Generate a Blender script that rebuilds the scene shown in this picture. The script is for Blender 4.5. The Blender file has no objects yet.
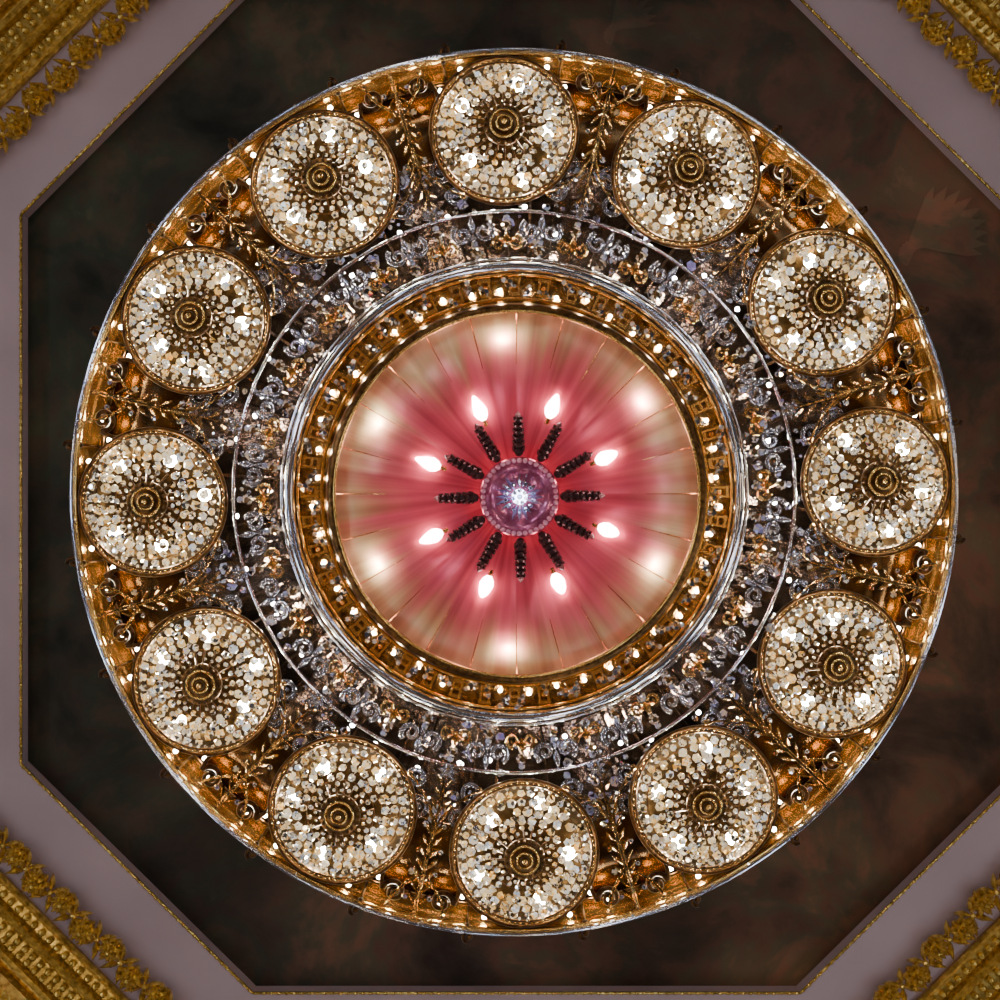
import bpy, math, random
from mathutils import Matrix, Vector
random.seed(7)
PI=math.pi; TAU=2*PI
C=bpy.context.scene.collection
u=0.005           # metres per photo pixel at the rosette plane
ZC=1.5; D=9.0     # camera height, distance to the rosette plane
def R(r,dz=0.0): return r*u*(D+dz)/D
def P(px,py,d): k=u/D*d; return Vector(((px-500)*k,(py-500)*k,ZC+d))

# ------------------------------------------------------------------ mesh builder
class MB:
    def __init__(s): s.v=[]; s.f=[]; s.r=[]
    def add(s,vs,fs,M=None,rnd=None,facet=0.0):
        o=len(s.v)
        for p in vs:
            p=Vector(p)
            s.v.append(M@p if M else p)
        q=random.random() if rnd is None else rnd
        for f in fs: s.f.append(tuple(i+o for i in f)); s.r.append(random.random() if facet and random.random()<facet else q)
    def lathe(s,prof,seg=48,M=None,closed=False,fn=None,rnd=None):
        vs=[];fs=[];n=len(prof)
        for j in range(seg):
            a=TAU*j/seg
            for i,(r,z) in enumerate(prof):
                if fn: z=z+fn(a,i)
                vs.append((r*math.sin(a),-r*math.cos(a),z))
        m=n if closed else n-1
        for j in range(seg):
            k=(j+1)%seg
            for i in range(m):
                i2=(i+1)%n
                fs.append((j*n+i,k*n+i,k*n+i2,j*n+i2))
        s.add(vs,fs,M,rnd)
    def torus(s,Rr,r,z=0,seg=96,sides=8,M=None,sz=1.0):
        prof=[(Rr+r*math.cos(TAU*i/sides),z+sz*r*math.sin(TAU*i/sides)) for i in range(sides)]
        s.lathe(prof,seg,M,True)
    def tube(s,pts,rad,sides=6,M=None,rnd=None):
        pts=[Vector(p) for p in pts]; n=len(pts)
        if not hasattr(rad,'__len__'): rad=[rad]*n
        vs=[];fs=[]
        for i,p in enumerate(pts):
            t=(pts[min(i+1,n-1)]-pts[max(i-1,0)]).normalized()
            up=Vector((0,0,1)) if abs(t.z)<.95 else Vector((1,0,0))
            a=t.cross(up).normalized(); b=a.cross(t)
            for k in range(sides):
                w=TAU*k/sides
                vs.append(p+(a*math.cos(w)+b*math.sin(w))*rad[i])
        for i in range(n-1):
            for k in range(sides):
                k2=(k+1)%sides
                fs.append((i*sides+k,i*sides+k2,(i+1)*sides+k2,(i+1)*sides+k))
        fs.append(tuple(range(sides))); fs.append(tuple((n-1)*sides+k for k in range(sides))[::-1])
        s.add(vs,fs,M,rnd)
    def box(s,c,h,M=None):
        c=Vector(c);vs=[c+Vector((x*h[0],y*h[1],z*h[2])) for x in(-1,1) for y in(-1,1) for z in(-1,1)]
        s.add(vs,[(0,1,3,2),(4,6,7,5),(0,4,5,1),(2,3,7,6),(0,2,6,4),(1,5,7,3)],M)
    def bead(s,c,r,n=6,hz=0.8,tilt=0.5,rnd=None,facet=0.5):
        # faceted cut crystal: table, girdle, point
        M=Matrix.Translation(Vector(c))@Matrix.Rotation(random.uniform(0,TAU),4,'Z')@Matrix.Rotation(random.uniform(-tilt,tilt),4,'X')@Matrix.Rotation(random.uniform(-tilt,tilt),4,'Y')
        vs=[];fs=[]
        for k in range(n):
            a=TAU*k/n; vs.append((.5*r*math.cos(a),.5*r*math.sin(a),-.62*r*hz))
        for k in range(n):
            a=TAU*(k+.5)/n; vs.append((r*math.cos(a),r*math.sin(a),-.05*r))
        vs.append((0,0,r*hz))
        fs.append(tuple(range(n))[::-1])
        for k in range(n):
            k2=(k+1)%n
            fs.append((k,k2,n+k)); fs.append((k2,n+k2,n+k)); fs.append((n+k,n+k2,2*n))
        s.add(vs,fs,M,rnd,facet)
    def ball(s,c,r,seg=10,rings=6,sz=1.0):
        prof=[(max(1e-5,r*math.sin(PI*i/rings)),-r*sz*math.cos(PI*i/rings)) for i in range(rings+1)]
        s.lathe(prof,seg,Matrix.Translation(Vector(c)))
    def leaf(s,base,ang,L,W,z=0.0,lift=0.0,th=0.12):
        # pointed leaf in the XY plane, direction ang clockwise from -Y
        M=Matrix.Translation(Vector((base[0],base[1],z)))@Matrix.Rotation(ang,4,'Z')
        e=th*W
        vs=[(0,0,0),(-.7*W/2,-.25*L,e),(-W/2,-.5*L,e),(-.55*W/2,-.78*L,e+lift*.6),(0,-L,lift),(.55*W/2,-.78*L,e+lift*.6),(W/2,-.5*L,e),(.7*W/2,-.25*L,e),
            (0,-.25*L,-e),(0,-.5*L,-1.5*e),(0,-.78*L,-e+lift*.6)]
        fs=[(0,8,1),(1,8,9,2),(2,9,10,3),(3,10,4),(0,7,8),(7,6,9,8),(6,5,10,9),(5,4,10),(0,1,2,3,4,5,6,7)]
        s.add(vs,fs,M)
    def build(s,name,mat,parent=None,loc=(0,0,0),rz=0.0,smooth=False,label=None):
        me=bpy.data.meshes.new(name)
        me.from_pydata([tuple(p) for p in s.v],[],s.f); me.update()
        at=me.attributes.new('rnd','FLOAT','FACE'); at.data.foreach_set('value',s.r)
        if smooth: me.polygons.foreach_set('use_smooth',[True]*len(me.polygons))
        me.materials.append(mat)
        import bmesh
        bm=bmesh.new(); bm.from_mesh(me); bmesh.ops.recalc_face_normals(bm,faces=bm.faces); bm.to_mesh(me); bm.free()
        o=bpy.data.objects.new(name,me); C.objects.link(o)
        o.parent=parent; o.location=loc; o.rotation_euler=(0,0,rz)
        if label: o['label']=label
        return o
def copy_part(src,parent,loc,rz):
    c=src.copy(); C.objects.link(c); c.parent=parent; c.location=loc; c.rotation_euler=(0,0,rz)
    for ch in src.children:
        d=ch.copy(); C.objects.link(d); d.parent=c
    return c
def pol(th,r,z=0): return Vector((r*math.sin(th),-r*math.cos(th),z))

# ------------------------------------------------------------------ materials
def new_mat(name):
    m=bpy.data.materials.new(name); m.use_nodes=True
    nt=m.node_tree; b=nt.nodes['Principled BSDF']; return m,nt,b
def ramp(nt,stops):
    r=nt.nodes.new('ShaderNodeValToRGB'); e=r.color_ramp.elements
    while len(e)<len(stops): e.new(.5)
    for i,(p,c) in enumerate(stops): e[i].position=p; e[i].color=(*c,1)
    return r
def metal(name,c1,c2,rough,scale=30,bump=0.0,metallic=1.0):
    m,nt,b=new_mat(name)
    tc=nt.nodes.new('ShaderNodeTexCoord'); n=nt.nodes.new('ShaderNodeTexNoise')
    n.inputs['Scale'].default_value=scale; n.inputs['Detail'].default_value=4
    nt.links.new(tc.outputs['Object'],n.inputs['Vector'])
    r=ramp(nt,[(.3,c1),(.7,c2)]); nt.links.new(n.outputs['Fac'],r.inputs['Fac'])
    nt.links.new(r.outputs['Color'],b.inputs['Base Color'])
    b.inputs['Metallic'].default_value=metallic; b.inputs['Roughness'].default_value=rough
    if bump:
        bp=nt.nodes.new('ShaderNodeBump'); bp.inputs['Strength'].default_value=bump; bp.inputs['Distance'].default_value=.02
        nt.links.new(n.outputs['Fac'],bp.inputs['Height']); nt.links.new(bp.outputs['Normal'],b.inputs['Normal'])
    return m
GOLD=metal('polished_gold',(.92,.50,.12),(1,.66,.21),.24,8,0)
AMBER=metal('amber_plate',(.05,.028,.014),(.22,.125,.045),.2,6,.04)
LEAFGOLD=metal('antique_gold',(.22,.11,.025),(.95,.60,.2),.2,40,.05,.95)
IRON=metal('gilt_iron',(.06,.03,.010),(.72,.44,.14),.2,34,.05,.95)
CORNGOLD=metal('gilded_plaster',(.36,.21,.025),(.98,.68,.17),.24,30,.05,.72)
BRONZE=metal('dark_bronze',(.030,.015,.007),(.15,.07,.025),.28,40,.1)
MIDBRONZE=metal('mid_bronze',(.06,.03,.012),(.28,.14,.045),.28,40,.05)
DRUMG=metal('amber_bronze',(.07,.035,.012),(.40,.23,.07),.16,24,.35)
PLATE=metal('backing_bronze',(.04,.028,.022),(.30,.20,.13),.10,12,.4,.95)
SILVER=metal('polished_silver',(.85,.87,.96),(.97,.98,1),.12,30,0)
DARKLEAF=metal('dark_red_bronze',(.02,.005,.004),(.06,.015,.012),.45,50,.1,.5)
MAUVE=metal('mauve_enamel',(.42,.06,.14),(.62,.18,.28),.2,40,.05,.55)
PINKB=metal('pink_pearl',(.8,.28,.36),(.95,.45,.5),.25,40,0,.3)
GAPSHADE=metal('gap_shade',(.0030,.0019,.0009),(.022,.012,.004),.35,35,.2,1.0)

def crystal(name,cols,metals,roughs,trans):  # random tints per facet put sparkle and dark flashes into the colour
    m,nt,b=new_mat(name)
    a=nt.nodes.new('ShaderNodeAttribute'); a.attribute_name='rnd'
    def cr(stops,gray=True):
        if gray: stops=[(p,(v,v,v)) for p,v in stops]
        r=ramp(nt,stops); r.color_ramp.interpolation='CONSTANT'; nt.links.new(a.outputs['Fac'],r.inputs['Fac']); return r.outputs['Color']
    col=cr(cols,False)
    nt.links.new(col,b.inputs['Base Color']); nt.links.new(cr(metals),b.inputs['Metallic']); nt.links.new(cr(roughs),b.inputs['Roughness'])
    b.inputs['IOR'].default_value=1.55; b.inputs['Transmission Weight'].default_value=1.0
    t=nt.nodes.new('ShaderNodeBsdfTranslucent'); nt.links.new(col,t.inputs['Color'])
    mx=nt.nodes.new('ShaderNodeMixShader'); nt.links.new(cr(trans),mx.inputs[0]); nt.links.new(b.outputs[0],mx.inputs[1]); nt.links.new(t.outputs[0],mx.inputs[2])
    nt.links.new(mx.outputs[0],nt.nodes['Material Output'].inputs['Surface'])
    return m
CRYS=crystal('cut_crystal',[(0,(1,1,1)),(.26,(1,.97,.88)),(.48,(1,.82,.46)),(.60,(1,.60,.14)),(.68,(1,1,1)),(.80,(.56,.70,1)),(.90,(.05,.03,.012))],
             [(0,0.0),(.68,.95),(.77,.1),(.90,.7)],[(0,.02),(.26,.05)],[(0,0.06),(.26,.70),(.60,.5),(.68,.0),(.77,.7),(.90,0)])
CRYSV=crystal('violet_crystal',[(0,(.95,.95,1)),(.34,(.66,.75,1)),(.50,(.86,.90,1)),(.64,(1,.88,.70)),(.72,(.50,.48,1)),(.82,(1,.62,.22)),(.90,(.06,.045,.04))],
             [(0,0.0),(.52,.95),(.64,.1),(.82,.9)],[(0,.02)],[(0,.02),(.34,.35),(.52,0),(.64,.4),(.72,.3),(.82,0)])
m,nt,b=new_mat('clear_crystal'); OPAL=m
n=nt.nodes.new('ShaderNodeTexNoise'); n.inputs['Scale'].default_value=45
tc=nt.nodes.new('ShaderNodeTexCoord'); nt.links.new(tc.outputs['Object'],n.inputs['Vector'])
r=ramp(nt,[(.3,(.62,.70,1)),(.7,(1,1,1))]); nt.links.new(n.outputs['Fac'],r.inputs['Fac']); nt.links.new(r.outputs['Color'],b.inputs['Base Color'])
b.inputs['Roughness'].default_value=.02; b.inputs['Transmission Weight'].default_value=1; b.inputs['Metallic'].default_value=0; b.inputs['IOR'].default_value=1.6
bp=nt.nodes.new('ShaderNodeBump'); bp.inputs['Strength'].default_value=.4; bp.inputs['Distance'].default_value=.02
nt.links.new(n.outputs['Fac'],bp.inputs['Height']); nt.links.new(bp.outputs['Normal'],b.inputs['Normal'])
t=nt.nodes.new('ShaderNodeBsdfTranslucent'); nt.links.new(r.outputs['Color'],t.inputs['Color'])
ms=nt.nodes.new('ShaderNodeMixShader'); ms.inputs[0].default_value=.03; nt.links.new(b.outputs[0],ms.inputs[1]); nt.links.new(t.outputs[0],ms.inputs[2])
nt.links.new(ms.outputs[0],nt.nodes['Material Output'].inputs['Surface'])
def emit(name,col,st):
    m,nt,b=new_mat(name)
    b.inputs['Base Color'].default_value=(1,1,1,1)
    b.inputs['Emission Color'].default_value=(*col,1); b.inputs['Emission Strength'].default_value=st
    return m
BULB=emit('lit_bulb',(1,.88,.66),270)
SPARK=emit('sparkle_glow',(1,.94,.88),300)
FRETGLOW=emit('fret_glow_emit',(1,.86,.66),420)
BANDGLOW=emit('band_glow_emit',(1,.88,.68),170)
FLAME=emit('lit_candle_bulb',(1,.56,.55),46)
RIMGLOW=emit('rim_glow_emit',(1,.92,.80),480)
COLD=emit('cold_glow',(.66,.76,1),16)

def radial(nt):
    tc=nt.nodes.new('ShaderNodeTexCoord'); sep=nt.nodes.new('ShaderNodeSeparateXYZ'); nt.links.new(tc.outputs['Object'],sep.inputs[0])
    cmb=nt.nodes.new('ShaderNodeCombineXYZ'); nt.links.new(sep.outputs[0],cmb.inputs[0]); nt.links.new(sep.outputs[1],cmb.inputs[1])
    ln=nt.nodes.new('ShaderNodeVectorMath'); ln.operation='LENGTH'; nt.links.new(cmb.outputs[0],ln.inputs[0])
    nv=nt.nodes.new('ShaderNodeVectorMath'); nv.operation='NORMALIZE'; nt.links.new(cmb.outputs[0],nv.inputs[0])
    return ln.outputs['Value'],nv.outputs[0],sep
# dome: glossy translucent rose glass, pale gold towards the rim
m,nt,b=new_mat('pink_dome'); SILK=m
ln,nv,_=radial(nt)
nz=nt.nodes.new('ShaderNodeTexNoise'); nz.inputs['Scale'].default_value=7; nz.inputs['Detail'].default_value=5; nt.links.new(nv,nz.inputs['Vector'])
ma=nt.nodes.new('ShaderNodeMath'); ma.operation='MULTIPLY_ADD'; ma.inputs[1].default_value=-.46; nt.links.new(nz.outputs['Fac'],ma.inputs[0]); nt.links.new(ln,ma.inputs[2])
ad=nt.nodes.new('ShaderNodeMath'); ad.operation='ADD'; ad.inputs[1].default_value=.23; nt.links.new(ma.outputs[0],ad.inputs[0])
r=ramp(nt,[(.0,(.62,.085,.14)),(.52,(.62,.085,.135)),(.64,(.60,.12,.13)),(.74,(.52,.21,.13)),(.82,(.50,.32,.15)),(.91,(.62,.47,.24))])
nt.links.new(ad.outputs[0],r.inputs['Fac'])
r3=ramp(nt,[(.3,(.70,.70,.70)),(.7,(1.24,1.24,1.24))]); nz2=nt.nodes.new('ShaderNodeTexNoise'); nz2.inputs['Scale'].default_value=13; nz2.inputs['Detail'].default_value=4  # radial streaks of bulb light put into the dome colour
nt.links.new(nv,nz2.inputs['Vector']); nt.links.new(nz2.outputs['Fac'],r3.inputs['Fac'])
mx=nt.nodes.new('ShaderNodeMix'); mx.data_type='RGBA'; mx.blend_type='MULTIPLY'; mx.inputs[0].default_value=1
nt.links.new(r.outputs['Color'],mx.inputs[6]); nt.links.new(r3.outputs['Color'],mx.inputs[7]); nt.links.new(mx.outputs[2],b.inputs['Base Color'])
b.inputs['Roughness'].default_value=.25; b.inputs['Metallic'].default_value=.5; b.inputs['Specular IOR Level'].default_value=.3
t=nt.nodes.new('ShaderNodeBsdfTranslucent'); nt.links.new(mx.outputs[2],t.inputs['Color'])
ms=nt.nodes.new('ShaderNodeMixShader'); ms.inputs[0].default_value=.3; nt.links.new(b.outputs[0],ms.inputs[1]); nt.links.new(t.outputs[0],ms.inputs[2])
nt.links.new(ms.outputs[0],nt.nodes['Material Output'].inputs['Surface'])

# mural
def mural_mat(name,gain):
    m,nt,b=new_mat(name)
    _,_,sep=radial(nt); tc=nt.nodes['Texture Coordinate']
    n1=nt.nodes.new('ShaderNodeTexNoise'); n1.inputs['Scale'].default_value=1.2; n1.inputs['Detail'].default_value=10; n1.inputs['Distortion'].default_value=.4; n1.inputs['Roughness'].default_value=.6
    n2=nt.nodes.new('ShaderNodeTexNoise'); n2.inputs['Scale'].default_value=.9; n2.inputs['Detail'].default_value=6; n2.inputs['Distortion'].default_value=.3
    for n in(n1,n2): nt.links.new(tc.outputs['Object'],n.inputs['Vector'])
    g=lambda c: tuple(v*gain for v in c)
    r1=ramp(nt,[(.30,g((.020,.015,.012))),(.40,g((.036,.030,.022))),(.46,g((.056,.036,.026))),(.51,g((.044,.044,.029))),(.57,g((.082,.050,.034))),(.64,g((.066,.060,.038))),(.72,g((.13,.086,.055))),(.82,g((.2,.15,.10)))])
    r2=ramp(nt,[(.3,(.42,.45,.43)),(.5,(1,.97,.93)),(.7,(1.9,1.62,1.4))])
    nt.links.new(n1.outputs['Fac'],r1.inputs['Fac']); nt.links.new(n2.outputs['Fac'],r2.inputs['Fac'])
    mx=nt.nodes.new('ShaderNodeMix'); mx.data_type='RGBA'; mx.blend_type='MULTIPLY'; mx.inputs[0].default_value=1
    nt.links.new(r1.outputs['Color'],mx.inputs[6]); nt.links.new(r2.outputs['Color'],mx.inputs[7])
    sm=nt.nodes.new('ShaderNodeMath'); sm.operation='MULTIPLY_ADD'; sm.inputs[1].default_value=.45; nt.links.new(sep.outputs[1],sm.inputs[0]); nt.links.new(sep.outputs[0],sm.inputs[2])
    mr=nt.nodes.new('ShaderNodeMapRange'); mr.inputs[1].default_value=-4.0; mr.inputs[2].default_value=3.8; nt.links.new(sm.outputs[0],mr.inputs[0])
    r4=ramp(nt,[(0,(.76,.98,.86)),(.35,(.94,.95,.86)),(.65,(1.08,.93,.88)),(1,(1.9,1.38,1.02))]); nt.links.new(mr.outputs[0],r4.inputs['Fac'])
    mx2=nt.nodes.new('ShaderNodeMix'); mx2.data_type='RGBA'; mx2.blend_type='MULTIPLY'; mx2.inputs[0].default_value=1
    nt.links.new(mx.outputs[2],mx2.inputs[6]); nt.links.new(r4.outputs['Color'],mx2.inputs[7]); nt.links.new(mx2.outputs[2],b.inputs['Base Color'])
    b.inputs['Roughness'].default_value=.8; b.inputs['Specular IOR Level'].default_value=.15
    return m
MURAL=mural_mat('mural_paint',1.0); MURAL2=mural_mat('mural_light_paint',1.32)
# plaster
m,nt,b=new_mat('cream_plaster'); PLASTER=m
tc=nt.nodes.new('ShaderNodeTexCoord'); n=nt.nodes.new('ShaderNodeTexNoise'); n.inputs['Scale'].default_value=1.2; n.inputs['Detail'].default_value=5
nt.links.new(tc.outputs['Object'],n.inputs['Vector'])
r=ramp(nt,[(.3,(.36,.255,.24)),(.7,(.43,.31,.287))]); nt.links.new(n.outputs['Fac'],r.inputs['Fac']); nt.links.new(r.outputs['Color'],b.inputs['Base Color'])
b.inputs['Roughness'].default_value=.8
# parquet of the hall floor
m,nt,b=new_mat('parquet'); PARQ=m
tc=nt.nodes.new('ShaderNodeTexCoord'); br=nt.nodes.new('ShaderNodeTexBrick'); br.inputs['Scale'].default_value=3
br.inputs['Color1'].default_value=(.16,.08,.035,1); br.inputs['Color2'].default_value=(.24,.12,.05,1); br.inputs['Mortar'].default_value=(.03,.015,.008,1); br.inputs['Mortar Size'].default_value=.01
nt.links.new(tc.outputs['Object'],br.inputs['Vector']); nt.links.new(br.outputs['Color'],b.inputs['Base Color']); b.inputs['Roughness'].default_value=.3

# ------------------------------------------------------------------ ceiling and floor
def flat(name,pts,fs,mat):
    mb=MB(); mb.add(pts,fs); return mb.build(name,mat)
fl=flat('floor',[(-2.6,-2.6,0),(2.6,-2.6,0),(2.6,2.6,0),(-2.6,2.6,0)],[(0,1,2,3)],PARQ); fl['kind']='structure'
OCT=[(22,215),(22,764),(253,992),(800,992),(1026,769),(1026,226),(788,-12),(247,-12)]
oc=Vector((523,490,0))
def grow(p,e): v=Vector((p[0],p[1],0))-oc; v=oc+v*(1+e); return (v.x,v.y)
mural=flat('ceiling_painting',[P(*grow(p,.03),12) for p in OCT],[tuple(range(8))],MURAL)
mural['label']='dark octagonal ceiling painting in murky browns behind the chandelier'; mural['category']='ceiling painting'
# faintly painted wings, flat paint strokes on the panel
def wing(px,py,a0,a1,n,L):
    mb=MB(); c=P(px,py,12); k=u/D*12
    for i in range(n):
        t=i/(n-1); a=a0+(a1-a0)*t; l=L*k*(.6+.4*math.sin(PI*(.25+.6*t))); w=.11*l
        d=pol(a,1); q=Vector((d.y,-d.x,0)); b0=c+q*(.02*i)
        pts=[b0+d*(l*s)+q*(w*o_) for s,o_ in((0,-.3),(.4,-.6),(.8,-.55),(1,0),(.85,.55),(.4,.55),(0,.3))]
        mb.add([(p.x,p.y,c.z-.004-.0006*i) for p in pts],[tuple(range(7))])
    return mb
for (px,py,a0,a1,n,L,w_) in((905,265,.35,1.75,9,95,'right of the chandelier'),(610,45,.2,1.5,7,60,'above the chandelier')):
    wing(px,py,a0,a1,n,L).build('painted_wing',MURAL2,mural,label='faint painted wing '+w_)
d0=11.85
OUT=[(-500,-300),(-500,1300),(-300,1500),(1300,1500),(1550,1300),(1550,-300),(1300,-500),(-300,-500)]
vs=[P(*p,d0) for p in OCT]+[P(*p,d0) for p in OUT]+[P(p[0],p[1],d0)+Vector((0,0,.16)) for p in OCT]
fs=[(i,(i+1)%8,8+(i+1)%8,8+i) for i in range(8)]+[(i,16+i,16+(i+1)%8,(i+1)%8) for i in range(8)]
c=flat('ceiling',vs,fs,PLASTER); c['kind']='structure'
# thin beaded edge moulding
mb=MB(); pts=[P(*grow(p,.002),d0) for p in OCT]
for i in range(8):
    a,b_=pts[i],pts[(i+1)%8]
    mb.tube([a,b_],.010,6)
    L=(b_-a).length; n=int(L/.05)
    for k in range(n):
        q=a.lerp(b_,(k+.5)/n); mb.ball((q.x,q.y,q.z-.006),.014,6,4)
t=mb.build('trim_1',CORNGOLD,smooth=True); t['kind']='structure'

# corner mouldings and flower garlands
kc=u/D*d0
corners=[(-1,-1,'upper left'),(1,-1,'upper right'),(-1,1,'lower left'),(1,1,'lower right')]
def flower_mb(rr):
    mb=MB()
    for k in range(8): mb.leaf((0,0),TAU*k/8,rr,rr*.66,-.03,-.015,.3)
    for k in range(7): mb.leaf((0,0),TAU*(k+.5)/7,rr*.70,rr*.46,-.075,-.02,.35)
    for k in range(5): mb.leaf((0,0),TAU*(k+.2)/5,rr*.40,rr*.36,-.12,-.02,.35)
    return mb
flower_me=None
SP=33
for ci,(sx,sy,nm) in enumerate(corners):
    dv=Vector((sx,sy,0)).normalized(); ang=math.atan2(dv.x,-dv.y)
    base=P(523,490,d0)
    Mr=Matrix.Translation(base)@Matrix.Rotation(ang,4,'Z')      # local -Y = outwards
    hl=260*kc
    mb=MB()
    prof=[(638,0),(638,.04),(641,.06),(644,.05),(647,.005),(657,.005),(659,.08),(663,.12),(667,.08),(670,.005),(688,.005),(690,.08),(694,.11),(698,.02),(701,.02),(704,.12),(712,.16),(720,.12),(723,.005),(735,.005),(738,.1),(748,.14),(758,.1),(760,0)]
    vs=[];fs=[]
    for sgn in(-1,1):
        for (rr,h) in prof: vs.append((sgn*hl,-rr*kc,-h))
    n=len(prof)
    for i in range(n-1): fs.append((i,i+1,n+i+1,n+i))
    mb.add(vs,fs,Mr)
    for rr,h,sz in((652,.02,.026),(675,.03,.026),(683.5,.03,.026),(712,.16,.018),(729,.03,.034)):
        q=int(2*hl/(sz*2.7))
        for k in range(q):
            p=Mr@Vector((-hl+(k+.5)*2*hl/q,-rr*kc,-h-.008)); mb.ball(p,sz,8,5)
    t=mb.build('trim_%d'%(ci+2),CORNGOLD,smooth=False); t['kind']='structure'
    g=bpy.data.objects.new('flower_garland',None); C.objects.link(g)
    g.location=base+dv*615*kc-Vector((0,0,.045)); g.rotation_euler=(0,0,ang)
    g['label']='gilded flower garland on the cream ceiling, at the %s corner of the photo'%nm; g['category']='garland'; g['group']='gilded ceiling garlands'
    if flower_me is None:
        flower_me=flower_mb(.104).build('flower',CORNGOLD,g); bm_=MB(); bm_.ball((0,0,-.15),.018,8,5); bm_.build('flower_bud',CORNGOLD,flower_me,smooth=True)
        lf=MB()
        for s_ in(-1,1):
            lf.leaf((0,0),s_*.6,.14,.045,-.03,-.02,.3); lf.leaf((0,0),PI-s_*.6,.14,.045,-.03,-.02,.3)
        lf.ball((0,0,-.03),.022,6,4)
        leaf_o=lf.build('leaf_cluster',CORNGOLD,g)
        first=True
    else: first=False
    for k in range(-7,8):
        x=k*SP*kc; y=(3 if k%2 else -3)*kc
        if first and k==-7: flower_me.location=(x,y,-.01)
        else: copy_part(flower_me,g,(x,y,-.01),random.uniform(0,1))
        if k<7:
            if first and k==-7: leaf_o.location=(x+SP/2*kc,0,-.01)
            else: copy_part(leaf_o,g,(x+SP/2*kc,0,-.01),0)
    st=MB(); st.tube([(-7.2*SP*kc+ i*4*kc,5*kc*math.sin(i*.33),-.01) for i in range(119)],.012,6); st.build('garland_stem',CORNGOLD,g,smooth=True)

# ------------------------------------------------------------------ chandelier
ch=bpy.data.objects.new('chandelier',None); C.objects.link(ch)
ch.location=(14*u,-8*u,ZC+D)
ch['label']='huge round gilded crystal chandelier with twelve glowing rosettes and a pink lit centre'; ch['category']='chandelier'
OFF=math.radians(-1.6)

mb=MB(); mb.lathe([(.001,.34),(.12,.34),(.12,.5),(.05,.6),(.05,2.9),(.2,2.94),(.2,3.0),(.001,3.0)],24); mb.build('stem',BRONZE,ch,smooth=False)
mb=MB(); mb.lathe([(R(180,.1),.10),(R(232,.1),.10),(R(236,.22),.22),(R(300,.3),.30),(R(412,.3),.30),(R(412,.33),.33),(R(180,.33),.33),(R(180,.1),.1)],144)
for i in range(72):
    th=TAU*i/72+OFF
    mb.tube([pol(th,R(238,.2),.205),pol(th,R(300,.28),.285),pol(th,R(345,.28),.285)],.008,5)
mb.build('backing_frame',PLATE,ch)
mb=MB(); mb.lathe([(R(335,.27),.28),(R(340,.255),.265),(R(380,.26),.27),(R(411,.285),.285),(R(411,.295),.295),(R(335,.295),.295)],192,None,True)
mb.build('amber_plate',AMBER,ch,smooth=True,label='dark amber plate behind the scrolls')
# outer gold band
mb=MB(); mb.lathe([(R(441),0),(R(437),.0),(R(434,.06),.05),(R(431,.1),.10),(R(428,.12),.12),(R(424,.15),.15),(R(421,.2),.20),(R(417,.22),.22),(R(410,.3),.30),(R(425,.32),.32),(R(442,.1),.1),(R(441),0)],240)
mb.build('outer_band',GOLD,ch,smooth=True)
mb=MB(); mb.tube([pol(0,R(437,-.01)-R(424),-.005),pol(0,0,.12),pol(0,R(410,.28)-R(424),.28)],.007,6); mb.ball(pol(0,R(436)-R(424),-.01),.016,8,5)
bar=mb.build('band_bar',BRONZE,ch,smooth=True)
for i in range(24):
    th=OFF+TAU*(i//2+.5)/12+math.radians(7.2*(1 if i%2 else -1))
    if i==0: bar.location=pol(th,R(424)); bar.rotation_euler=(0,0,th)
    else: copy_part(bar,ch,pol(th,R(424)),th)
mb=MB(); mb.torus(R(441.5),2.4*u,-.01,240,12); mb.build('outer_rim',SILVER,ch,smooth=True,label='polished silvery outer rim')
mb=MB(); mb.torus(R(437),1.9*u,-.018,192,8); mb.build('rim_moulding',GOLD,ch,smooth=True)
mb=MB(); mb.torus(R(414,.1),1.6*u,.10,192,8); mb.build('dark_hoop',BRONZE,ch,smooth=True,label='dark bronze hoop inside the gold band')
mb=MB()
for k in range(110):
    mb.bead(pol(TAU*(k+random.uniform(-.4,.4))/110,R(random.uniform(437,443)),-.025),random.uniform(1.0,2.0)*u,6,.9,.7,random.choice((.05,.45,.55,.6,.65)))
o=mb.build('rim_crystals',CRYSV,ch,label='small cut crystals along the outer rim'); o['kind']='stuff'
def spiral(r0,turns,n=26,z=0,hand=1,start=0,shrink=.82):
    return [(hand*r0*(1-shrink*t)*math.sin(start+turns*TAU*t),-r0*(1-shrink*t)*math.cos(start+turns*TAU*t),z) for t in [i/(n-1) for i in range(n)]]
mb=MB(); mb.tube(spiral(6*u,1.1,16),[.010]*16,6); mb.ball((0,0,0),.012,6,4)
rc=mb.build('rim_curl',BRONZE,ch,smooth=True)
for i in range(24):
    th=OFF+TAU*(i+.5)/24; l=pol(th,R(447,.02),.02)
    if i==0: rc.location=l; rc.rotation_euler=(0,0,th)
    else: copy_part(rc,ch,l,th)

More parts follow.
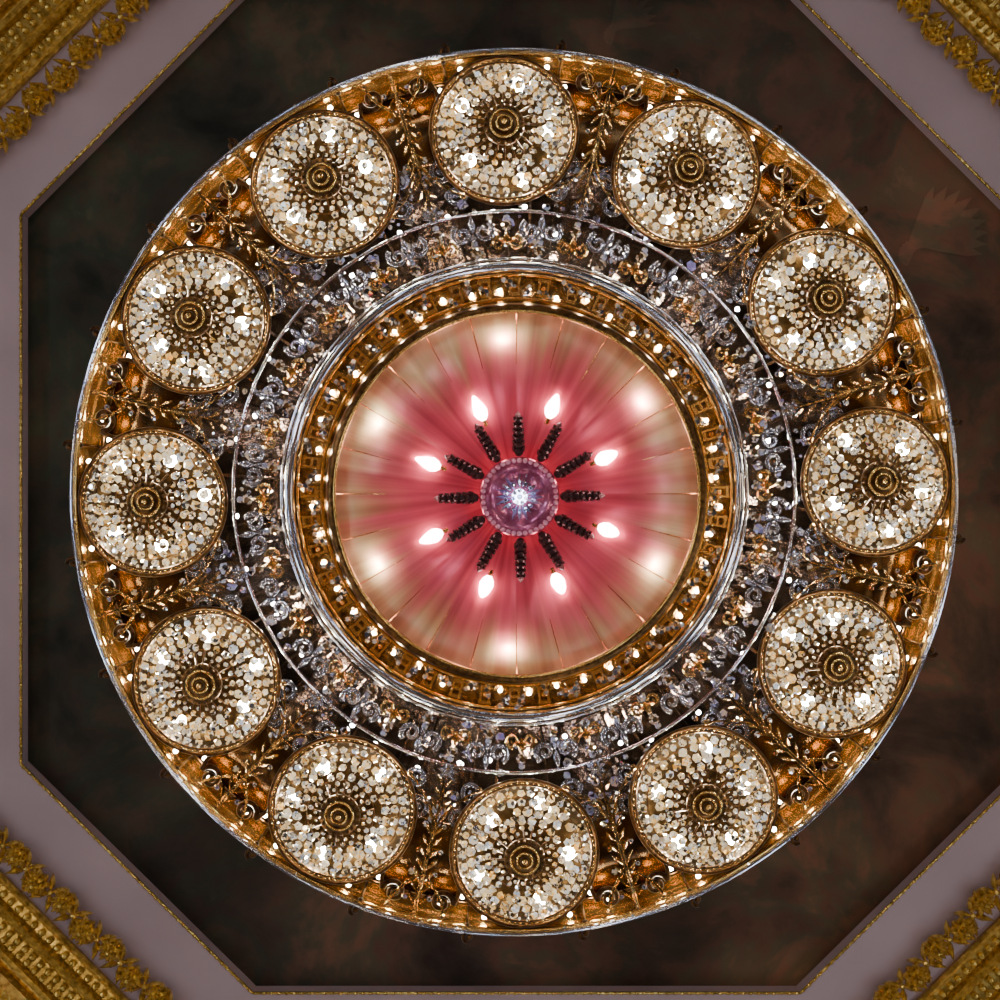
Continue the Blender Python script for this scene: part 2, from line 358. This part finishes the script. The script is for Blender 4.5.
# rosettes --------------------------------------------------------------
def crystals_mb(seed):
    random.seed(seed); mb=MB()
    rows=[(24.3,20,2.1),(29.6,20,3.2),(36.3,22,4.6),(44.4,26,5.3),(52.9,30,5.6),(60.4,37,4.7),(65.3,56,2.1)]
    for j,(r,n,s) in enumerate(rows):
        for k in range(n):
            if random.random()<.03: continue
            th=TAU*(k+.5*(j%2)+random.uniform(-.08,.08))/n; rr=(r+random.uniform(-.6,.6))*u
            z=-.17*(1-(r/68)**2)+random.uniform(-.012,.012)
            mb.bead(pol(th,rr,z),s*u*random.uniform(.78,1.06),random.choice((5,6,7)),1.2,.55,None,.75)
    for k in range(30):                                  # longer drops
        th=TAU*(k+random.uniform(-.2,.2))/30; rr=random.choice((40,48.5,56.5))*u
        z=-.17*(1-(rr/u/68)**2)-.05
        mb.bead(pol(th,rr,z),random.uniform(2.4,4.2)*u,5,1.7,.6,random.choice((.05,.1,.69,.72,.8,.3,.4,.55)),.6)
    return mb
variants=[]
RR=361
for i in range(12):
    th=OFF+TAU*i/12; loc=pol(th,R(RR,-.08),-.08)
    if i==0:
        mb=MB(); mb.torus(69.3*u,1.0*u,0,72,8)
        for k in range(80): mb.ball(pol(TAU*k/80,70.0*u,-.006),.009,6,4)
        rim=mb.build('crystal_rosette',LEAFGOLD,ch,loc,th,True)
        mb=MB(); mb.torus(72.6*u,1.8*u,-.01,72,8); mb.torus(67.4*u,1.2*u,-.005,72,6); mb.build('dark_ring',BRONZE,rim,smooth=True,label='dark bronze double ring')
        mb=MB(); mb.lathe([(68*u,.0),(66*u,.12),(50*u,.2),(18*u,.22),(.001,.22)],48); mb.build('shade_dish',GAPSHADE,rim,smooth=True)  # near-black dish, its colour stands in for shade between the crystals
        mb=MB()
        for k in range(20): mb.tube([pol(TAU*k/20,18*u,-.165),pol(TAU*k/20,33*u,-.12)],.005,5)
        mb.torus(33*u,.7*u,-.11,40,5); mb.torus(56.6*u,.7*u,-.06,48,5)
        mb.build('wire_frame',BRONZE,rim)
        mb=MB(); mb.lathe([(.001,-.235),(4*u,-.23),(5*u,-.205),(9*u,-.20),(10*u,-.19),(15*u,-.185),(16*u,-.175),(20*u,-.17),(20*u,-.14),(.001,-.12)],36)
        for k in range(20): mb.ball(pol(TAU*k/20,18*u,-.178),.009,6,4)
        bs=mb.build('boss',MIDBRONZE,rim,label='bronze stepped boss')
        mb=MB(); mb.torus(7*u,1.5*u,-.205,32,8); mb.build('boss_ring',GOLD,rim,smooth=True)
        mb=MB(); mb.torus(13.3*u,1.4*u,-.19,36,8); mb.build('boss_ring',GOLD,rim,smooth=True)
        mb=MB(); mb.ball((0,0,-.235),2.8*u,10,6); mb.build('boss_tip',GOLD,rim,smooth=True)
        bl=MB(); bl.lathe([(.001,-.055),(.019,-.042),(.031,-.019),(.033,.008),(.025,.04),(.014,.06),(.014,.09)],10)
        for k in range(5):
            q=pol(TAU*k/5+.3,(44 if k%2 else 50)*u,.05)
            if k==0: b0=bl.build('light_bulb',BULB,rim,q,0,True)
            else: copy_part(b0,rim,q,0)
        for s in range(4): variants.append(crystals_mb(20+s))
        meshes=[]
        cr=variants[0].build('crystal_beads',CRYS,rim); meshes.append(cr.data)
        for v in variants[1:]:
            o=v.build('tmp',CRYS,None); meshes.append(o.data); bpy.data.objects.remove(o)
        cr['kind']='stuff'
    else:
        c=copy_part(rim,ch,loc,th)
        a=random.uniform(0,TAU/5)
        for d in c.children:
            if d.name.startswith('crystal_beads'):
                d.data=meshes[i%4]; d.rotation_euler=(0,0,random.uniform(0,TAU)); d['kind']='stuff'
            if d.name.startswith('light_bulb'):
                d.location=Matrix.Rotation(a+random.uniform(-.25,.25),4,'Z')@d.location
random.seed(99)

# leaf sprays between rosettes ------------------------------------------
RS=R(370,-.10)
def sy(r): return -(r-370)*u
mb=MB(); sb=MB()
mb.tube([(0,sy(434),0),(0,sy(400),-.015),(0,sy(350),-.03),(0,sy(290),-.03)],[.011,.010,.008,.004],6)
for j,r in enumerate([423,411,399,387,375,363,351,339,327,315,303]):
    L=(17 if j<4 else 14.5)*u
    for s in(-1,1):
        mb.leaf((s*.008,sy(r)),s*(PI-.6),L,L*.27,-.02-.02*math.sin(j*.3),-.015,.35)
        if j%2: sb.bead((s*random.uniform(9,13)*u,sy(r+random.uniform(2,6)),-.03),random.uniform(2.2,3.6)*u,6,.9,.6)
mb.leaf((0,sy(296)),PI,15*u,6*u,-.03,0,.2)
for s in(-1,1):
    pts=[(s*(1+t*t*34)*u,sy(352-t*54),-.02) for t in[i/10 for i in range(11)]]; mb.tube(pts,[.008-.004*i/10 for i in range(11)],6); mb.ball(pts[-1],.016,8,5)
    for q in(5,7,9): mb.leaf(pts[q][:2],s*(PI-.2)+(-s*.9 if q%2 else s*.6),10*u,3*u,-.02,-.01,.3)
    pts=[(s*(2+26*math.sin(t*1.5))*u,sy(392+36*t),-.02) for t in[i/8 for i in range(9)]]; mb.tube(pts,.0075,6); mb.ball(pts[-1],.016,8,5)
spray=mb.build('leaf_spray',IRON,ch)
o=sb.build('spray_crystals',CRYSV,spray,label='small cut crystals strung through the leaves'); o['kind']='stuff'
mb=MB()
pts=spiral(11.5*u,1.35,30,0,1,PI*.5)
mb.tube(pts,[.015-.006*i/29 for i in range(30)],6); mb.ball(pts[-1],.020,8,5)
mb.tube([pts[0],(pts[0][0]+4*u,pts[0][1]+10*u,0),(pts[0][0]+3*u,pts[0][1]+22*u,0)],[.015,.011,.006],6)
scr=mb.build('scroll',BRONZE,ch,smooth=True)
me2=scr.data.copy()
for v in me2.vertices: v.co.x*=-1
me2.flip_normals()
mb=MB()
for k in range(7): mb.leaf((0,0),TAU*k/7,10*u,5*u,0,-.02,.25)
mb.bead((0,0,-.03),3.6*u,8,.9,.1,.45)
cf=mb.build('crystal_flower',OPAL,ch)
mb=MB(); sp=spiral(11.5*u,1.35,28,0,1); mb.tube(sp,[.014-.006*i/27 for i in range(28)],8); mb.ball(sp[-1],2*u,8,5)
csc=mb.build('crystal_scroll',OPAL,ch,smooth=True,label='pale curled crystal scroll')
sb2=MB(); sb2.lathe([(.001,-.012),(.010,-.006),(.012,0),(.008,.012),(.004,.02)],8)
bb=sb2.build('band_glow',BANDGLOW,ch,smooth=True)  # small emitters added to brighten the outer gold band
firsts=set()
def place(o,l,th,data=None):
    if o.name not in firsts: firsts.add(o.name); o.location=l; o.rotation_euler=(0,0,th); return o
    c=copy_part(o,ch,l,th)
    if data: c.data=data
    return c
for i in range(12):
    th=OFF+TAU*(i+.5)/12
    place(spray,pol(th,RS,-.10),th)
    for s in(-1,1):
        t2=th+s*math.radians(3.4); place(scr,pol(t2,R(417,-.03),-.03),t2,me2 if s<0 else None)
        for q,rr in((3.4,417),(6.0,408),(9.2,426)):
            t2=th+s*math.radians(q+random.uniform(-.3,.3)); place(bb,pol(t2,R(rr,.08),.08),t2)
        t2=th+s*math.radians(3.6); place(csc,pol(t2,R(330,-.07),-.07),t2+s*2.2)
    place(cf,pol(th,R(288,-.12),-.12),th)
    for s in(-1,1):
        t2=th+s*math.radians(5.4); place(csc,pol(t2,R(303,-.08),-.08),t2+s*.8)
# inner crystal tier -----------------------------------------------------
mb=MB(); mb.torus(R(281,-.1),1.8*u,-.1,160,8); mb.build('middle_ring',SILVER,ch,smooth=True)
mb=MB()
for k in range(420):
    r=random.uniform(236,291) if k<230 else random.uniform(287,345); th=random.uniform(0,TAU)
    if r>291:
        th=OFF+TAU*(random.randint(0,11)+.5)/12+random.uniform(-.13,.13)*(352-r)/50
    z=random.uniform(-.12,.04)
    mb.bead(pol(th,R(r,z),z),random.choice((1.8,2.6,3.4,4.4,5.8))*u,random.choice((5,6,7)),1.1,.9,None,.7)
o=mb.build('crystal_beads',CRYSV,ch); o['kind']='stuff'
mb=MB(); mb.bead((0,0,0),5.6*u,8,1.3,.2,.1,.7); mb.bead((0,7*u,.02),2.8*u,6,1,.1,.5,.6); mb.bead((0,-8*u,.02),3.4*u,6,1,.1,.45,.6)
drop=mb.build('crystal_drop',CRYSV,ch)
mb=MB()
for s in(-1,1):
    mb.tube(spiral(7*u,1.3,20,0,s),[.011-.005*i/19 for i in range(20)],5,Matrix.Translation((s*8*u,0,0)))
mb.leaf((0,4*u),0,18*u,7*u,-.01,-.01,.25); mb.leaf((0,0),1.1,12*u,5*u,-.01,-.01,.25); mb.leaf((0,0),-1.1,12*u,5*u,-.01,-.01,.25)
pal=mb.build('gold_palmette',LEAFGOLD,ch)
mb=MB()
for s in(-1,1):
    mb.tube(spiral(10*u,1.25,24,0,s,.6),[.0135-.0055*i/23 for i in range(24)],8,Matrix.Translation((s*10.5*u,0,0)))
mb.leaf((0,2*u),0,20*u,7*u,-.01,-.01,.5); mb.leaf((0,0),PI,13*u,6*u,-.01,-.01,.5)
cur=mb.build('crystal_curl',OPAL,ch,smooth=True)
for i in range(24):
    th=OFF+TAU*i/24; place(drop,pol(th,R(267,-.12),-.12),th)
for i in range(24):
    th=OFF+TAU*(i+.5)/24; place(cur,pol(th,R(262,-.15),-.15),th)
for i in range(24):
    th=OFF+TAU*i/24; place(pal,pol(th,R(249,-.16),-.16),th)
for i in range(24):
    th=OFF+TAU*(i+.5)/24; place(drop,pol(th,R(243,-.18),-.18),th)
bl=MB(); bl.lathe([(.001,-.018),(.009,-.012),(.011,0),(.008,.015),(.005,.025)],8)
tb=bl.build('tier_glow',SPARK,ch,smooth=True)  # tiny emitters added to brighten the inner crystals and make them sparkle
for i in range(44):
    th=OFF+TAU*(i+.5)/44+random.uniform(-.05,.05); rr=random.uniform(242,292); place(tb,pol(th,R(rr,.07),.07),th)
# silver inner hoop
mb=MB(); mb.torus(R(225.5,-.3),5.0*u,-.30,240,16); o=mb.build('inner_ring',SILVER,ch,smooth=True,label='broad polished silver hoop')
mb=MB(); mb.torus(R(233,-.28),1.4*u,-.28,240,10); mb.build('ring_edge',SILVER,o,smooth=True,label='thinner silver ring')
mb=MB(); mb.lathe([(R(219.5,-.26),-.26),(R(219,-.22),-.17),(R(192,-.2),-.17),(R(188,-.3),-.3)],144); mb.build('drum',DRUMG,ch)
# fret band: small upright gold loops
mb=MB(); mb.torus(R(217,-.29),1.2*u,-.29,144,6); mb.torus(R(193,-.33),1.6*u,-.33,144,6)
N=44
for i in range(N):
    th=TAU*i/N; M=Matrix.Rotation(th,4,'Z')
    for s in(-1,1): mb.box((s*4.2*u,-R(206,-.28),-.27),(1.1*u,7.5*u,.025),M)
    mb.box((0,-R(212.5,-.29),-.28),(6.0*u,1.4*u,.028),M)
    mb.box((0,-R(197.5,-.3),-.29),(5.2*u,1.8*u,.028),M)
    if i%2: mb.ball(M@Vector((0,-R(205,-.3),-.295)),2.4*u,8,5)
    else: mb.box((0,-R(205,-.29),-.275),(3.4*u,1.2*u,.02),M)
mb.build('fret_band',GOLD,ch)
mb=MB(); mb.bead((0,0,0),4.8*u,6,1.5,.6,.1,.7); mb.bead((0,-6*u,.01),2.8*u,6,1,.5,.45,.6); mb.bead((1.5*u,5.4*u,.01),2.6*u,5,1,.5,.6,.6)
fd=mb.build('fret_crystal',CRYSV,ch)
fbm=MB(); fbm.lathe([(.001,-.012),(.007,-.008),(.009,0),(.006,.012)],8)
fb_=fbm.build('fret_glow',FRETGLOW,ch,smooth=True)  # small emitters added so the fret gold looks brighter
for i in range(66):
    th=TAU*(i+random.uniform(.2,.8))/66; rr=random.uniform(196,214); place(fd,pol(th,R(rr,-.32),-.32),th+random.uniform(-1.4,1.4))
for i in range(44):
    th=TAU*(i+.5)/44; place(fb_,pol(th,R(random.uniform(198,208),-.22),-.22),th)

# centre: dome ------------------------------------------------------------
CB=Vector((2*u,2*u,0))
mb=MB(); mb.lathe([(R(181,-.36),-.35),(R(183,-.37),-.375),(R(188,-.37),-.37),(R(191,-.33),-.32),(R(189,-.3),-.28)],144); mb.build('bowl_rim',MIDBRONZE,ch,CB,0,True)
mb=MB(); mb.torus(R(182.5,-.38),1.6*u,-.378,144,8); mb.build('bowl_bead',GOLD,ch,CB,0,True)
def dz_(r): return -.355+.40*(1-min(1,r/181.5)**2)**.8
prof=[]
for i in range(25):
    t=i/24; r=181.5*(1-t)+3*t; z=dz_(r); prof.append((R(r,z),z))
def pleat(a,i):
    t=i/24; return (.004*abs(math.sin(12*a))+.001*abs(math.sin(36*a)))*min(1,5*t)*(1-t)
mb=MB(); mb.lathe(prof,432,None,False,pleat); mb.build('glass_dome',SILK,ch,CB,0,True,label='rose pink dome fading to pale gold at the rim')
mb=MB(); mb.tube([pol(0,p[0],p[1]-.001) for p in prof[0:8]],[.003]*4+[.0025,.002,.0015,.001],5)
sm=mb.build('dome_seam',LEAFGOLD,ch,CB)
for k in range(1,24): copy_part(sm,ch,CB,TAU*k/24)
FC=Vector((5*u,5*u,0))
Mx=Matrix.Rotation(PI/2,4,'X')
mb=MB(); mb.lathe([(.010,0),(.028,.02),(.036,.045),(.028,.08),(.014,.115),(.005,.145),(.001,.165)],14,Mx)
cb=mb.build('candle_bulb',FLAME,ch,smooth=True)
mb=MB(); mb.lathe([(.001,-.03),(.011,-.03),(.011,.005),(.015,.008),(.010,.015)],12,Mx); mb.build('socket',LEAFGOLD,cb)
for i in range(8):
    th=math.radians(20.5-45+45*i); place(cb,FC+pol(th,R(84,-.06),-.06),th)
# emitters added behind the dome to imitate bulb reflections near its rim
mb=MB(); mb.ball((0,0,0),.030,12,8,.6)
rl=mb.build('rim_glow',RIMGLOW,ch,smooth=True,label='added warm white glow behind the dome, imitating a bulb reflection')
for deg in(-5,54,117,183,243,297):
    th=math.radians(deg); z=dz_(159)+.038; place(rl,CB+pol(th,R(159,z),z),th)
# finial
z0=-.2
mb=MB(); mb.lathe([(.001,.06),(.02,.06),(.02,z0+.02),(R(39,z0),z0+.02),(R(40,z0),z0),(R(36,z0),z0-.015),(R(31,z0),z0-.012),(R(27,z0),z0-.03),(R(20,z0),z0-.045),(R(12,z0),z0-.055),(.001,z0-.058)],48)
mb.build('finial_plate',MAUVE,ch,FC,0,True)
mb=MB()
for k in range(40): mb.ball(pol(TAU*k/40,R(36.5,z0),z0-.018),.0138,8,5)
o=mb.build('finial_beads',PINKB,ch,FC,0,True)
mb=MB()
for k in range(20):
    mb.leaf(pol(TAU*k/20,R(7,z0),0)[:2],TAU*k/20,17*u,4.0*u,z0-.072,0.012,.35)
for k in range(14): mb.bead(pol(TAU*k/14,R(14,z0),z0-.09),2.2*u,6,.9,.5,random.choice((.05,.3,.4,.5,.8)))
mb.r=[.45+.2*random.random() if q>.6 else q for q in mb.r]
mb.build('finial_crystal',CRYSV,ch,FC,0,label='star of violet cut crystals')
mb=MB(); mb.ball((0,0,z0-.075),7.5*u,16,8,.5); mb.build('finial_glow',COLD,ch,FC,0,True,label='added bluish white glow imitating the bright reflection at the centre')  # emission added in place of the reflection seen in the centre
mb=MB()
for k in range(7): mb.bead(pol(TAU*k/7,6*u,z0-.1),2.4*u,6,.8,.4,.05)
mb.bead((0,0,z0-.11),3*u,8,.8,.1,.05)
mb.build('finial_drops',CRYSV,ch,FC,0)
mb=MB(); mb.tube([(0,0,0),(0,-38*u,0)],[.012,.007],6)
for j in range(6):
    y=-(4+j*6)*u; s_=(1-.05*j)
    for s in(-1,1):
        mb.leaf((s*.003,y),s*.75,8.5*u*s_,6.5*u*s_,-.004,-.01,.3)
    mb.ball((0,y,-.008),.024*s_,8,5)
mb.leaf((0,-36*u),0,8*u,6*u,0,0,.3)
sg=mb.build('leaf_sprig',DARKLEAF,ch)
for i in range(12):
    th=math.radians(-1+30*i); place(sg,FC+pol(th,R(41,z0),z0+.005),th)

# ------------------------------------------------------------------ lights
def point(name,loc,e,col,rad):
    l=bpy.data.lights.new(name,'POINT'); l.energy=e; l.color=col; l.shadow_soft_size=rad
    o=bpy.data.objects.new(name,l); C.objects.link(o); o.location=loc
for i in range(6):
    a=TAU*i/6+.3
    point('hall_fill',(6.5*math.cos(a),6.5*math.sin(a),3.0),150,(.92,.88,1) if i%2 else (1,.86,.78),.3)  # unseen fill lights added to brighten the ceiling and gold
for a in(160,180,200,15,35,55):   # image angles left and lower right: unseen lights added for rim glints
    a=math.radians(a); point('rim_glint_light',(9*math.cos(a),9*math.sin(a),7.0),210,(.62,.76,1),.6)
# surroundings below: dim base with invented bright spots added for glints
w=bpy.data.worlds.new('hall'); bpy.context.scene.world=w; w.use_nodes=True
nt=w.node_tree; bg=nt.nodes['Background']
tc=nt.nodes.new('ShaderNodeTexCoord'); vo=nt.nodes.new('ShaderNodeTexVoronoi'); vo.inputs['Scale'].default_value=6.5
nt.links.new(tc.outputs['Generated'],vo.inputs['Vector'])
lt=nt.nodes.new('ShaderNodeMath'); lt.operation='LESS_THAN'; lt.inputs[1].default_value=.17; nt.links.new(vo.outputs['Distance'],lt.inputs[0])
mu=nt.nodes.new('ShaderNodeMath'); mu.operation='MULTIPLY_ADD'; mu.inputs[1].default_value=14; mu.inputs[2].default_value=.035; nt.links.new(lt.outputs[0],mu.inputs[0])
nt.links.new(mu.outputs[0],bg.inputs[1])
sx_=nt.nodes.new('ShaderNodeSeparateColor'); nt.links.new(vo.outputs['Color'],sx_.inputs[0])
r=ramp(nt,[(.3,(1,.78,.55)),(.5,(.95,.95,1)),(.75,(.6,.7,1))]); nt.links.new(sx_.outputs[0],r.inputs['Fac']); nt.links.new(r.outputs['Color'],bg.inputs[0])
cam=bpy.data.cameras.new('camera'); co=bpy.data.objects.new('camera',cam); C.objects.link(co)
co.location=(0,0,ZC); co.rotation_euler=(PI,0,0); cam.sensor_width=36; cam.lens=36*D/(1000*u)
bpy.context.scene.camera=co
